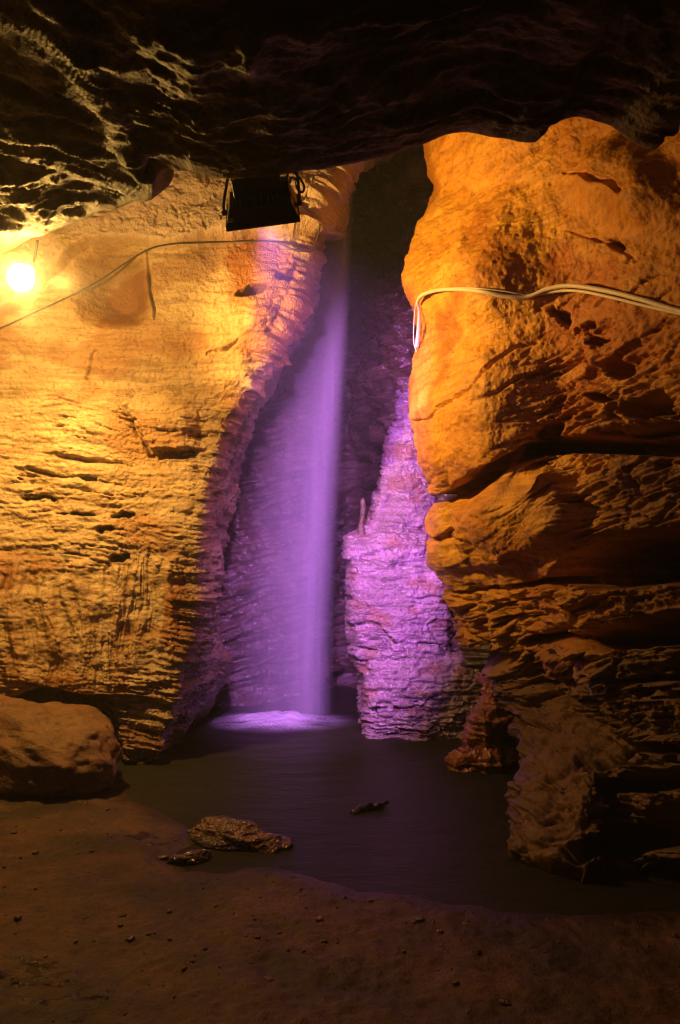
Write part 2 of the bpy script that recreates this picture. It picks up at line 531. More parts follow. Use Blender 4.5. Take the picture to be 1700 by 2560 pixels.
# dripstone columns low down
drip = ridged(X*3.6+0.4*noise3(X*2, Y*2, Z*2), Y*3.6, Z*0.5, 4, 0.6)
dz = sstep(1360, 1440, wy)*(1-sstep(1700, 1760, wy))*(1-sstep(430, 490, px))
D += 0.055*(drip-1.0)*dz+0.02*fbm(X*5, Y*5, Z*2.0, 4)*dz
# alcove under the overhanging top bed
edge_top = np.interp(wx, [-400, 0, 120, 190, 225, 330, 400, 560, 700, 800], [900, 790, 715, 640, 606, 604, 618, 600, 585, 580])
D += 0.15*(1-sstep(-6, 10, wy-edge_top))*sstep(330, 500, py)
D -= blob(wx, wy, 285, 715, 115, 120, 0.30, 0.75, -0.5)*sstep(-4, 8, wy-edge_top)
D -= poly_dist(wx, wy, [(368, 625, 10, 10, 0.02), (378, 690, 8, 8, 0.10), (384, 740, 8, 8, 0.12), (376, 790, 6, 6, 0.02)])
# broken plate with undercut
qx = px+7*fbm(X*7, Y*7, Z*7, 4, 0.6); qy = py+6*fbm(X*7+4, Y*7, Z*7, 4, 0.6)
m_ = np.minimum(1127-qy, (qx-316)*0.86-(qy-1030)*0.5)
D += 0.10*sstep(0, 5, m_)*sstep(960, 1075, qy)*sstep(0, 50, 505-qx)
D -= poly_dist(jx, jy, [(316, 1034, 5, 5, 0.02), (345, 1080, 13, 13, 0.05), (374, 1126, 15, 15, 0.07)])
D -= poly_dist(qx, qy, [(372, 1134, 6, 12, 0.06), (425, 1135, 6, 14, 0.08), (480, 1132, 5, 10, 0.06)])
D -= poly_dist(wx, wy, [(248, 880, 6, 6, 0.02), (244, 920, 7, 7, 0.06), (240, 960, 6, 6, 0.02)])
# holes and slots
D -= blob(px+8*noise3(X*12, Y*12, Z*12), py+8*noise3(X*12+5, Y*12, Z*12), 632, 731, 44, 17, 0.22, 0.35, -0.22)
D -= blob(wx, wy, 720, 703, 36, 14, 0.12, 0.5, -0.15)
D -= blob(jx, jy, 305, 1393, 27, 11, 0.16, 0.3)
D -= blob(jx, jy, 262, 1326, 30, 8, 0.13, 0.3, -0.1)
D -= blob(jx, jy, 312, 1291, 28, 9, 0.15, 0.3, 0.08)
D -= blob(jx, jy, 228, 1198, 26, 7, 0.10, 0.35, 0.1)
D -= blob(jx, jy, 90, 1245, 55, 6, 0.10, 0.35, 0.1)
D -= blob(jx, jy, 190, 1290, 60, 6, 0.10, 0.35, 0.08)
D -= poly_dist(wx, wy, [(60, 1172, 6, 8, 0.06), (130, 1188, 5, 7, 0.08), (210, 1195, 4, 6, 0.02)])
D -= poly_dist(wx, wy, [(150, 1140, 4, 6, 0.03), (240, 1150, 6, 8, 0.08), (330, 1165, 4, 5, 0.02)])
# brown flowstone bulge with ribs by the crack
fz = blob(wx, wy, 690, 790, 105, 170, 1.0, 0.55)
D += 0.05*fz+0.008*np.sin(Z*95+3*noise3(X*3, Y*3, Z*3))*fz
D -= poly_dist(wx, wy, [(520, 870, 5, 5, 0.02), (560, 865, 5, 6, 0.06), (585, 845, 4, 4, 0.02)])
# ragged right corner and its ledges
edge_z = sstep(0, 1, 1-np.abs(px-np.interp(py, [r[0] for r in LW], [r[1] for r in LW]))/90.0)
D += edge_z*(0.010*s1+0.006*s2)*sstep(1050, 1250, py)
D += edge_z*(0.05*fbm(X*4.5, Y*4.5, Z*6, 4, 0.6)+0.02*np.tanh(4*fbm(X*3, Y*3, h*14, 3)))*(1-sstep(1050, 1200, py))
# undercut foot
flank0 = sstep(0, 40, px-np.interp(py, [r[0] for r in LW], [r[1] for r in LW]))
foot_top = np.interp(wx, [-400, 0, 60, 150, 230, 260, 330, 400, 470], [1790, 1770, 1745, 1728, 1742, 1735, 1752, 1760, 1790])
foot = sstep(-4, 14, wy-foot_top)*(1-sstep(235, 300, wx))
D -= 0.40*foot
D -= 0.12*sstep(1870, 1930, py)*sstep(180, 260, px)
low = sstep(1600, 1720, wy)*sstep(230, 330, px)*(1-flank0)
D += low*(0.012*s1+0.010*s2+0.03*fbm(X*4, Y*4, Z*9, 4))
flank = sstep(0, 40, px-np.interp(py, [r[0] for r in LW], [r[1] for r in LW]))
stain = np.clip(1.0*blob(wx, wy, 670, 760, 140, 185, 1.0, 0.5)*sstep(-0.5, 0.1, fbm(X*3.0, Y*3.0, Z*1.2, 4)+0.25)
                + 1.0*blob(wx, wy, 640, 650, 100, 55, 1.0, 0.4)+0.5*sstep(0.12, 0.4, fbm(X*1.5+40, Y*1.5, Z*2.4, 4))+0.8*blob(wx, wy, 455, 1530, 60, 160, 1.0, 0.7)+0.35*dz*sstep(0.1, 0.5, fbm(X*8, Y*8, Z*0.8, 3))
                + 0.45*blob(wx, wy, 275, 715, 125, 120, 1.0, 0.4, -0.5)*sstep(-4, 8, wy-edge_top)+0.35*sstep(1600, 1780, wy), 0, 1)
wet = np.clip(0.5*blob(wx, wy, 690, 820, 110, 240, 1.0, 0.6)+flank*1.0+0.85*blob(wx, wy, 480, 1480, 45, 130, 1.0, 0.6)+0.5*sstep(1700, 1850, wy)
              + edge_z*0.5*sstep(950, 1150, py), 0, 1)
pale = 0.85*(1-sstep(-6, 10, wy-edge_top))*sstep(-0.45, 0.1, fbm(X*2.5+5, Y*2.5, Z*2.5, 3)+0.25)
D -= 0.018*sstep(0.28, 0.5, fbm(X*17, Y*17, Z*17, 2))*(1-sstep(-6, 10, wy-edge_top))
LWALL = V+N*D[..., None]
LGRID = (LWALL, px, py)
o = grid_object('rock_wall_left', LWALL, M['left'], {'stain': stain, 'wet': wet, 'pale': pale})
tag(o, kind='structure')

# ---- right wall ----------------------------------------------------------
RW = [(150, 1062, 5.6), (260, 1062, 5.65), (350, 1058, 5.7), (430, 1066, 5.75), (470, 1080, 5.75), (560, 1044, 5.7), (640, 1016, 5.6), (700, 1006, 5.55), (760, 1024, 5.55),
      (830, 1046, 5.6), (900, 1034, 5.55), (1000, 1022, 5.5), (1080, 1036, 5.5), (1160, 1048, 5.55), (1230, 1076, 5.65), (1300, 1090, 5.75),
      (1380, 1112, 5.85), (1460, 1128, 5.9), (1540, 1130, 5.95), (1620, 1142, 6.0), (1700, 1215, 5.85), (1780, 1262, 5.6), (1860, 1290, 5.2),
      (1950, 1288, 4.75), (2050, 1280, 4.45), (2130, 1272, 4.25), (2200, 1290, 4.05), (2300, 1330, 3.8)]
rows = []
for py, e, d in RW:
    t = np.clip((py-1500)/700.0, 0, 1)          # the foot comes closer
    def dd(px_, up, lo): return up*(1-t)+lo*t
    rows.append([(e+420, py, d+2.6), (e+190, py, d+1.3), (e+85, py, d+0.55), (e+18, py, d+0.16), (e, py, d), (e+26, py, d-0.28*(1-0.4*t)), (e+90, py, d-0.62*(1-0.5*t)),
                 (e+190, py, dd(0, d-1.05, d-0.42)), (max(e+250, 1400), py, dd(0, 4.35, min(d-0.35, 4.05))), (max(1560, e+330), py, dd(0, 4.0, 3.75)),
                 (1760, py, dd(0, 3.6, 3.5)), (2100, py, dd(0, 3.0, 3.0)), (2800, py, 2.2), (4200, py, 1.2)])
G = loft(make_net(rows), 2.8, 240)
V, px, py = G[..., :3], G[..., 3], G[..., 4]
N = normals(V, (-0.6, 1.5, 1.8))
X, Y, Z = V[..., 0], V[..., 1], V[..., 2]
wx = px+24*fbm(X*2.4, Y*2.4, Z*2.4, 4)
wy = py+18*fbm(X*2.4+9, Y*2.4, Z*2.4, 4)
up = 1-sstep(1050, 1250, py-0.25*(1250-px))     # the smooth swelling upper mass
big = fbm(X*1.0+3, Y*1.0, Z*1.0, 4)
dip = -0.26
s1, h = strata(X, Y, Z, dip, 0.12, 0.9, 7.0, 3, 2.6)
s2, _ = strata(X, Y, Z, dip, 0.12, 2.0, 22.0, 4, 3.0)
s3, _ = strata(X, Y, Z, dip, 0.12, 5.0, 60.0, 3, 2.5)
rough_r = np.clip(sstep(1250, 1480, wx+0.22*(wy-900))*sstep(760, 1000, wy)+sstep(1150, 1320, wy)*0.8+0.08, 0.06, 1.0)
slab = np.clip(blob(wx, wy, 1240, 1335, 240, 170, 1.0, 0.35, -0.12)+0.35*blob(wx, wy, 1390, 2040, 150, 170, 1.0, 0.4), 0, 1)
rough_r = rough_r*(1-0.85*slab)
D = (0.12-0.085*up)*big+0.014*s1*rough_r+0.009*s2*rough_r+0.007*s3*rough_r
D += 0.014*fbm(X*8, Y*8, Z*8, 5, 0.55)+0.003*fbm(X*38, Y*38, Z*38, 3)
f1, f2, cid = cells(X*2.6, Y*2.6, h*8.0)
D += rough_r*(0.075*(cid-0.5)-0.03*(1-sstep(0.02, 0.10, f2-f1)))
f1, f2, cid = cells(X*7+5, Y*7, h*24.0)
D += rough_r*(0.030*(cid-0.5)-0.012*(1-sstep(0.02, 0.12, f2-f1)))
cr = fbm(X*2.2+14, Y*2.2, h*15, 3, 0.5)
D -= 0.09*sstep(0.46, 0.60, cr)*np.clip(rough_r-0.2, 0, 1)
pit = fbm(X*6+2, Y*6, h*16+3, 3, 0.5)
D -= 0.03*sstep(0.40, 0.6, pit)*sstep(1260, 1480, wx+0.15*wy-120)*sstep(600, 850, py+0.4*(px-1300))*0.8*(1-slab)
# oblique fine bedding lines on the bright face
D -= poly_dist(wx, wy, [(1040, 1062, 3, 5, 0.02), (1150, 985, 4, 6, 0.05), (1290, 885, 4, 6, 0.05), (1345, 865, 3, 4, 0.01)])
D -= poly_dist(wx, wy, [(1180, 1010, 3, 4, 0.01), (1330, 950, 4, 7, 0.06), (1440, 900, 4, 6, 0.03)])
# swelling above the conduit, hump at top right
D += blob(wx, wy, 1560, 470, 190, 130, 0.14, 0.8, 0.5)-poly_dist(wx, wy, [(1400, 415, 4, 10, 0.02), (1470, 430, 6, 16, 0.06), (1560, 490, 6, 14, 0.06)])
# holes
hx = px+34*fbm(X*5, Y*5, Z*5, 4, 0.6); hy = py+30*fbm(X*5+4, Y*5, Z*7, 4, 0.6)
D -= blob(hx, hy, 1400, 790, 18, 42, 0.2, 0.6, -0.35)+blob(hx, hy, 1452, 828, 30, 20, 0.2, 0.5)+blob(hx, hy, 1500, 862, 50, 14, 0.18, 0.5, 0.12)
D -= blob(wx, wy, 1535, 618, 34, 14, 0.2, 0.4, 0.45)
D -= poly_dist(wx, wy, [(1420, 565, 2, 4, 0.01), (1480, 592, 3, 5, 0.04), (1600, 660, 3, 4, 0.02)])
D -= blob(wx, wy, 1530, 915, 40, 26, 0.2, 0.5)+blob(wx, wy, 1600, 1010, 80, 40, 0.25, 0.5)+blob(wx, wy, 1490, 990, 34, 14, 0.15, 0.5)
D -= blob(wx, wy, 1385, 1085, 45, 22, 0.22, 0.45, -0.3)+blob(wx, wy, 1620, 1080, 140, 36, 0.28, 0.5)
# gap A beneath the upper mass
gx = px+14*noise3(X*7, Y*7, Z*7); gy = py+12*noise3(X*7+8, Y*7, Z*7)
D -= poly_dist(gx, gy, [(1070, 1248, 8, 16, 0.14), (1130, 1240, 22, 26, 0.45), (1200, 1205, 32, 28, 0.60), (1280, 1158, 32, 26, 0.60), (1360, 1118, 28, 24, 0.55), (1450, 1108, 24, 26, 0.50), (1720, 1115, 26, 36, 0.55)])
# second bed: a smooth slab, then the big hollow B
D += poly_dist(wx, wy, [(1110, 1330, 70, 100, 0.05), (1250, 1310, 100, 120, 0.13), (1370, 1270, 110, 120, 0.15)])
D -= poly_dist(gx, gy, [(1085, 1338, 6, 8, 0.06), (1130, 1330, 10, 14, 0.12), (1200, 1318, 4, 7, 0.05)])
D -= poly_dist(gx, gy, [(1290, 1455, 4, 9, 0.08), (1372, 1452, 10, 18, 0.35), (1425, 1425, 46, 44, 0.75), (1500, 1400, 62, 84, 0.85), (1600, 1390, 66, 86, 0.85), (1720, 1380, 60, 80, 0.85), (1900, 1380, 60, 70, 0.85)])
D -= poly_dist(gx, gy, [(1140, 1480, 4, 6, 0.05), (1210, 1470, 5, 8, 0.09), (1280, 1462, 5, 8, 0.07)])
D -= poly_dist(gx, gy, [(1208, 1490, 6, 6, 0.07), (1212, 1560, 6, 6, 0.08)])
# hollow C
D -= poly_dist(gx, gy, [(1316, 1608, 14, 14, 0.30), (1380, 1598, 26, 26, 0.60), (1520, 1590, 40, 44, 0.75), (1660, 1575, 50, 46, 0.75), (1900, 1570, 50, 46, 0.75)])
# notch D by the pillar
D -= poly_dist(gx, gy, [(1150, 1630, 18, 30, 0.22), (1205, 1640, 26, 40, 0.40), (1250, 1648, 20, 30, 0.30), (1290, 1640, 10, 16, 0.10)])
D -= poly_dist(gx, gy, [(1340, 1706, 5, 8, 0.07), (1500, 1700, 7, 12, 0.14), (1720, 1690, 8, 12, 0.12)])
D -= poly_dist(gx, gy, [(1230, 1795, 5, 9, 0.12), (1330, 1800, 5, 9, 0.1), (1400, 1815, 4, 6, 0.04)])
# hanging teeth and undercut E
teeth = ridged(X*9, Y*9, Z*1.2, 3, 0.5)
tz = sstep(1380, 1500, px)*(sstep(1740, 1800, py)*(1-sstep(1850, 1890, py))+sstep(1420, 1460, py)*(1-sstep(1520, 1560, py))*0.8+sstep(1930, 1980, py)*(1-sstep(2040, 2090, py)))
D += 0.05*(teeth-1.1)*tz
D -= poly_dist(gx, gy, [(1430, 1872, 6, 10, 0.08), (1560, 1868, 10, 18, 0.2), (1800, 1860, 12, 22, 0.24)])
D -= poly_dist(gx, gy, [(1520, 1975, 30, 20, 0.18), (1600, 1950, 26, 26, 0.26), (1800, 1930, 26, 34, 0.3)])
D -= poly_dist(gx, gy, [(1450, 2125, 16, 40, 0.12), (1520, 2105, 50, 40, 0.4), (1640, 2080, 80, 50, 0.5), (2000, 2060, 80, 50, 0.5)])
D -= blob(gx, gy, 1372, 2058, 24, 12, 0.14, 0.4)+blob(gx, gy, 1362, 1928, 16, 12, 0.10, 0.4)
blk = blob(wx, wy, 1380, 2040, 150, 160, 1.0, 0.5)
D += 0.04*blk+0.012*fbm(X*14, Y*14, Z*14, 4)*blk-0.02*sstep(0.3, 0.6, fbm(X*9, Y*9, Z*9, 3))*blk
# undercut foot at the water line
D -= 0.25*sstep(2155, 2200, gy)*(1-sstep(1500, 1600, px))
kf = sstep(2150, 2205, py)
D = D*(1-kf)+(-0.20+0.10*fbm(X*3, Y*3, Z*4, 4)+0.03*s2)*kf
stain = np.clip(0.75*sstep(0.05, 0.45, fbm(X*1.8+7, Y*1.8, Z*1.8, 4))*(0.5+0.5*up)+0.75*blob(wx, wy, 1530, 830, 200, 130, 1, 0.8)+0.5*sstep(1300, 1450, px)*up, 0, 1)
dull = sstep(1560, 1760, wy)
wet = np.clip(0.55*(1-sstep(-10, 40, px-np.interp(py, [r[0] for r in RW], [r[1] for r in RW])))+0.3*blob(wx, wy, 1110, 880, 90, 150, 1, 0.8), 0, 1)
RWALL = V+N*D[..., None]
RGRID = (RWALL, px, py)
o = grid_object('rock_wall_right', RWALL, M['right'], {'stain': stain, 'wet': wet, 'dull_dim': np.clip(dull+0.7*sstep(1430, 1620, wx)*sstep(900, 1150, wy), 0, 1)})  # dull rock tone plus lamp fall-off painted in, below and to the right
tag(o, kind='structure')

# ---- back of the crevice -------------------------------------------------
rows = []
for py in (120, 260, 380, 460, 560, 700, 860, 1020, 1180, 1340, 1500, 1660, 1780, 1880):
    f = (py-400)/1400.0
    rows.append([(300, py, 6.9), (440, py, 7.6), (560, py, 8.0), (680, py, 8.15), (770, py, 8.3), (830, py, 9.2), (880, py, 9.6-0.5*f), (925, py, 8.7), (965, py, 7.9), (1020, py, 7.3), (1090, py, 6.9), (1250, py, 6.6)])
G = loft(make_net(rows), 4.0, 120)
V, px, py = G[..., :3], G[..., 3], G[..., 4]
N = normals(V, (0, 4, 1.5))
X, Y, Z = V[..., 0], V[..., 1], V[..., 2]
s1, h = strata(X, Y, Z, -0.35, 0, 0.8, 6.0, 3, 2.5)
s2, _ = strata(X, Y, Z, -0.2, 0, 2.0, 22.0, 4, 3)
D = 0.18*fbm(X*1.1, Y*1.1, Z*1.1, 4)+0.06*s1+0.035*s2+0.03*fbm(X*6, Y*6, Z*6, 4)
D += 0.10*ridged(X*2.4+Z*1.2, Y*2.4, Z*1.0-X*0.8, 3)*sstep(850, 950, px)*(1-sstep(1000, 1200, py))
D += blob(px, py, 920, 425, 60, 40, 0.35, 0.4)
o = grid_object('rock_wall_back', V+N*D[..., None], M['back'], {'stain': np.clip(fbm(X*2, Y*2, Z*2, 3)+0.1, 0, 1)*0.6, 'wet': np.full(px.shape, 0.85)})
tag(o, kind='structure')

# ---- ceiling -------------------------------------------------------------
LIP = [(-1500, 900, 4.0), (-700, 780, 4.6), (-250, 690, 4.8), (-60, 655, 4.75), (40, 618, 4.65), (110, 580, 4.4), (210, 545, 4.0), (330, 505, 3.5), (384, 486, 3.2), (398, 436, 3.04),
       (470, 424, 2.92), (560, 448, 2.88), (680, 440, 2.85), (780, 428, 2.82), (870, 412, 2.8), (960, 394, 2.78), (1060, 362, 2.75), (1150, 332, 2.72), (1250, 344, 2.7), (1335, 356, 2.68),
       (1368, 306, 2.62), (1440, 286, 2.58), (1530, 312, 2.55), (1600, 362, 2.56), (1640, 372, 2.56), (1665, 320, 2.5), (1700, 300, 2.45), (1850, 330, 2.35), (2200, 500, 2.2), (3200, 700, 1.7)]
rows = [[] for _ in range(11)]
for (lx, ly, d) in LIP:
    x, y, z = P(lx, ly, d)
    k = 1.0+0.0*x
    prof = [(3.6, 2.6), (1.5, 1.25), (0.45, 0.45), (0.12, 0.14), (0.0, 0.0), (-0.12, -0.005), (-0.42, -0.01), (-0.85, 0.0), (-1.35, 0.04), (-2.2, 0.2), (-4.5, 0.1)]
    for i, (dy, dzz) in enumerate(prof):
        lf = float(1-sstep(150, 380, np.float64(lx)))
        dzz += lf*(0, 0, 0, 0, 0, -0.03, -0.085, -0.07, -0.02, 0, 0)[i]
        q = (x*(1.0 if i > 2 else 1.0+0.12*(3-i)), y+dy, z+dzz)
        # design coordinates: lip = 0, towards the camera grows
        rows[i].append((*q, lx, ly-500*(-dy) if dy <= 0 else ly-900*dy))
G = loft(rows, 4.3, 200)
V, px, py = G[..., :3], G[..., 3], G[..., 4]
N = normals(V, (0, 1.0, -20.0))
X, Y, Z = V[..., 0], V[..., 1], V[..., 2]
warp = 0.35*fbm(X*1.2, Y*1.2, Z*0+2, 3)
r1 = ridged(X*0.7+warp, Y*2.2+warp*1.3+X*0.5, Z*0.6, 4, 0.5)
D = 0.06*(r1-1.1)+0.045*fbm(X*1.6, Y*1.6, Z*1.6, 4)+0.014*ridged(X*2.2, Y*7+X*1.8+warp*4, Z*2, 4, 0.6)
D += 0.008*fbm(X*9, Y*9, Z*9, 4, 0.6)+0.0035*fbm(X*34, Y*34, Z*34, 3)
lipw = np.exp(-((V[..., 1]-np.interp(px, [l[0] for l in LIP], [l[2] for l in LIP]))/0.10)**2)
D *= (1-0.8*lipw)
CEIL = V+N*D[..., None]
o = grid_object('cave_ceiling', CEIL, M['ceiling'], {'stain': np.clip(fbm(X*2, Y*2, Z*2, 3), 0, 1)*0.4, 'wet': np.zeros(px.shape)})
tag(o, kind='structure')

# ---- sand floor and pool --------------------------------------------------
SHORE_PX = [(-700, 1990), (0, 1960), (180, 1985), (300, 1985), (390, 2030), (470, 2065), (470, 2110), (430, 2150), (455, 2180), (560, 2186), (640, 2170), (720, 2172), (800, 2200), (900, 2228), (1010, 2236), (1120, 2262), (1250, 2282), (1400, 2286), (1560, 2288), (1700, 2276), (2300, 2230)]
SH = np.array([ground(*p)[:2] for p in SHORE_PX])
ys = np.concatenate([np.linspace(-1.5, 2.2, 60)[:-1], np.linspace(2.2, 6.2, 400)[:-1], np.linspace(6.2, 9.8, 80)])
xs = np.concatenate([np.linspace(-6, -2.6, 40)[:-1], np.linspace(-2.6, 2.6, 460)[:-1], np.linspace(2.6, 5, 30)])
X, Y = np.meshgrid(xs, ys)
def shore_sd(X, Y):
    best = np.full(X.shape, 1e9); sgn = np.ones(X.shape)
    for a, b in zip(SH[:-1], SH[1:]):
        e = b-a
        t = np.clip(((X-a[0])*e[0]+(Y-a[1])*e[1])/(e@e), 0, 1)
        qx = a[0]+t*e[0]; qy = a[1]+t*e[1]
        d = np.hypot(X-qx, Y-qy)
        cr_ = e[0]*(Y-a[1])-e[1]*(X-a[0])
        closer = d < best
        sgn = np.where(closer, np.where(cr_ > 0, -1.0, 1.0), sgn)
        best = np.minimum(best, d)
    return best*sgn
SD = shore_sd(X, Y)+0.03*fbm(X*5, Y*5, X*0, 3)
Z0 = 0.0*X
zs = np.where(SD > 0, 0.06*(1-np.exp(-SD/0.5))+0.012*SD, 0.22*np.tanh(SD*1.2))
zs += 0.022*fbm(X*1.6, Y*1.6, Z0, 4)*sstep(0.0, 0.5, SD)+0.013*fbm(X*6, Y*6, Z0+3, 4)*sstep(0, 0.15, SD)+0.006*fbm(X*26, Y*26, Z0+5, 3)*sstep(0, 0.1, SD)
# a shallow wet dip at the near left
pud = np.zeros(X.shape)
for (a, b, rx_, ry_) in ((40, 2450, 0.26, 0.20), (165, 2500, 0.24, 0.12), (355, 2085, 0.26, 0.16)):
    gx_, gy_, _ = ground(a, b, 0.05)
    pud = np.maximum(pud, 1-sstep(0.4, 1.0, np.hypot((X-gx_)/rx_, (Y-gy_)/ry_)))
pud *= sstep(-0.05, 0.30, fbm(X*7+3, Y*12, Z0+2, 4)+0.1)
wet = np.clip(1-sstep(0.0, 0.22, SD+0.05*fbm(X*3, Y*3, Z0, 3)), 0, 1)*0.6
wet = np.maximum(wet, pud*1.1)
zs += 0.010*fbm(X*16, Y*26, Z0+9, 3)*pud
SANDZ = zs
o = grid_object('ground', np.stack([X, Y, zs], -1), M['sand'], {'wet': np.clip(wet, 0, 1.2)})
tag(o, kind='structure')
def sand_h(x, y):
    i = min(max(np.searchsorted(ys, y), 1), len(ys)-1); j = min(max(np.searchsorted(xs, x), 1), len(xs)-1)
    return float(SANDZ[i, j])

wxs = np.linspace(-5, 4.5, 200); wys = np.linspace(2.4, 10.0, 200)
WX, WY = np.meshgrid(wxs, wys)
fx, fy, _ = ground(690, 1800)
rr = np.hypot((WX-fx)/1.3, WY-fy)
WZ = 0.004*fbm(WX*3, WY*6, WX*0, 3)+0.010*np.exp(-rr*1.2)*np.sin(rr*26+2*noise3(WX*3, WY*3, WX*0))
o = grid_object('water', np.stack([WX, WY, WZ-0.004], -1), M['water'])
tag(o, kind='structure')

# ------------------------------------------------------------------ rock pillar: spire, block, ledge
def column(name, spec, mat, parent, step=2.6, amp=1.0, wetv=0.85, fz=24.0, blocky=0.5, seed=0.0, stainf=None):
    """spec rows: (py, left px, right px, front depth, body thickness)."""
    rows = []
    for (py, l, r, d, th) in spec:
        w = r-l
        rows.append([(r-0.25*w, py, d+th*1.0), (r-2, py, d+th*0.55), (r+2, py, d+th*0.3), (r-0.03*w, py, d+0.05), (r-0.22*w, py, d), (l+0.5*w, py, d-0.04), (l+0.25*w, py, d), (l+0.05*w, py, d+0.07),
                     (l, py, d+th*0.3), (l+4, py, d+th*0.6), (l+0.25*w, py, d+th*1.0)])
    G = loft(make_net(rows), step, 140)
    V, px, py = G[..., :3], G[..., 3], G[..., 4]
    N = normals(V, (V[..., 0].mean(), 0, 1.4))
    X, Y, Z = V[..., 0]+seed, V[..., 1], V[..., 2]
    s1, h = strata(X, Y, Z, 0.02, 0.0, 0.8, 7.0, 3, 2.6, 0.03)
    s2, _ = strata(X, Y, Z, 0.02, 0.0, 2.2, fz, 4, 3.2, 0.02)
    s3, _ = strata(X, Y, Z, 0.02, 0.0, 6.0, fz*2.6, 3, 2.6, 0.02)
    f1, f2, cid = cells(X*6.0, Y*6.0, h*15.0)
    D = amp*(0.008*s1+0.007*s2+0.010*s3)+0.018*fbm(X*5, Y*5, Z*5, 5, 0.55)+0.006*fbm(X*24, Y*24, Z*24, 3)
    D += blocky*(0.06*(cid-0.5)-0.022*(1-sstep(0.02, 0.12, f2-f1)))
    f1, f2, cid = cells(X*2.3+9, Y*2.3, h*4.5)
    D += 0.06*(cid-0.5)-0.005*(1-sstep(0.01, 0.08, f2-f1))
    cr = fbm(X*2.4+1, Y*2.4, h*22, 3, 0.5)
    D -= 0.03*sstep(0.42, 0.6, cr)
    st = sstep(0.1, 0.5, fbm(X*4, Y*4, Z*6, 4))*0.7
    if stainf is not None: st = np.clip(st+stainf(px, py), 0, 1)
    W = np.clip(wetv+0.35*fbm(X*6, Y*6, Z*6, 3), 0.15, 1.0)
    return grid_object(name, V+N*D[..., None], mat, {'stain': st, 'wet': W}, parent)

pil = empty('rock_pillar', ground(1040, 1850), 'wet layered rock pillar in purple light to the right of the waterfall', 'rock')
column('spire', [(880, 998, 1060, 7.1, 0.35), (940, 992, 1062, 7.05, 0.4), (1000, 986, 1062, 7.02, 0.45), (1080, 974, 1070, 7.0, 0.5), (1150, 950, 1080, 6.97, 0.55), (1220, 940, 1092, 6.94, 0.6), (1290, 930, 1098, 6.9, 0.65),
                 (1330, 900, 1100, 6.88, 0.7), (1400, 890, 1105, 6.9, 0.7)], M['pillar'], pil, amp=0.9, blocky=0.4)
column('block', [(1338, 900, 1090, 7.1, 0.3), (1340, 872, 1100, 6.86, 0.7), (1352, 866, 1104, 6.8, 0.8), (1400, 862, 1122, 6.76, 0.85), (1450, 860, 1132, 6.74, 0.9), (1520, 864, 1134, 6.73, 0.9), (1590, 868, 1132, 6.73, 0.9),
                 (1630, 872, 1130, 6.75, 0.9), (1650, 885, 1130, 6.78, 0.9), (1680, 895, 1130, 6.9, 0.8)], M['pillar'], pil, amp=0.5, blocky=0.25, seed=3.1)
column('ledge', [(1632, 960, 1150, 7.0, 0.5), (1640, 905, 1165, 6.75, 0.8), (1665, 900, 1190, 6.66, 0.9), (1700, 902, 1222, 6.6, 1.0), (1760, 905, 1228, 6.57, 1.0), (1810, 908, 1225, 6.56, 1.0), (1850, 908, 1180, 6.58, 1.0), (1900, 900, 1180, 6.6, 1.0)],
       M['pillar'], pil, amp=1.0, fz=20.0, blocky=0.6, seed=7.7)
for part in ('spire', 'block', 'ledge'):
    ob = bpy.data.objects[part]
    ob.matrix_parent_inverse = Matrix.Translation(-Vector(pil.location))

# small upright knob of dripstone on the pillar's shoulder
kn = [P(905, 1345, 6.95), P(903, 1320, 6.95), P(905, 1300, 6.95), P(908, 1275, 6.95), P(907, 1252, 6.95), P(907, 1244, 6.95)]
v, f = tube(kn, [0.05, 0.028, 0.020, 0.025, 0.020, 0.005], 14, 8)
v = [tuple(np.array(p)+0.0035*np.array([math.sin(p[2]*60+p[1]*200), math.cos(p[2]*75+p[0]*150), 0])) for p in v]
o = mesh_object('stalagmite', v, f, M['back'], smooth=True)
tag(o, 'thin knobbly stalagmite standing on the left shoulder of the purple pillar', 'stalagmite')

# ------------------------------------------------------------------ loose rocks
def rock(name, c, size, rot, mat, label, seed, amp=0.28, ridge=0.0, res=96, dark_foot=0.0, group=None, flat=0.3, fine=1.0, wetv=0.1, shape=None, layer=0.012):
    n = res
    th = np.linspace(0, 2*np.pi, 2*n, endpoint=False); ph = np.linspace(0.001, np.pi-0.001, n)
    TH, PH = np.meshgrid(th, ph)
    x = np.sin(PH)*np.cos(TH); y = np.sin(PH)*np.sin(TH); z = np.cos(PH)
    f1, f2, cid = cells(x*1.3+seed, y*1.3, z*1.3)
    r = 1+amp*fbm(x*1.1+seed, y*1.1, z*1.1, 3)-0.25*amp*(f1)+0.10*amp*fbm(x*4+seed, y*4, z*4, 4)*2+ridge*(ridged(x*2.2+seed, y*0.9, z*2.2, 3)-1.0)
    r += fine*0.03*fbm(x*11+seed, y*11, z*11, 4)+fine*layer*np.tanh(3*fbm(x*2+seed, y*2, z*9, 3))*(1-np.abs(z))
    if shape is not None: r = r*shape(x, y, z)
    V = np.stack([x*r*size[0], y*r*size[1], np.sign(z)*np.abs(z)**0.95*r*size[2]], -1)
    cz, sz_ = math.cos(rot[2]), math.sin(rot[2])
    Rm = np.array(Matrix.Rotation(rot[2], 3, 'Z') @ Matrix.Rotation(rot[1], 3, 'Y') @ Matrix.Rotation(rot[0], 3, 'X'))
    V = V@Rm.T
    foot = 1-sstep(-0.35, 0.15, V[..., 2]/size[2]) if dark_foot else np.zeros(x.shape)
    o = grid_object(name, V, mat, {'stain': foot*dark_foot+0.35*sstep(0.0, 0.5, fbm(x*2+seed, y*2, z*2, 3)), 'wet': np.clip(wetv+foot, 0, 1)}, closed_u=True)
    o.location = c
    return tag(o, label, 'rock', group)

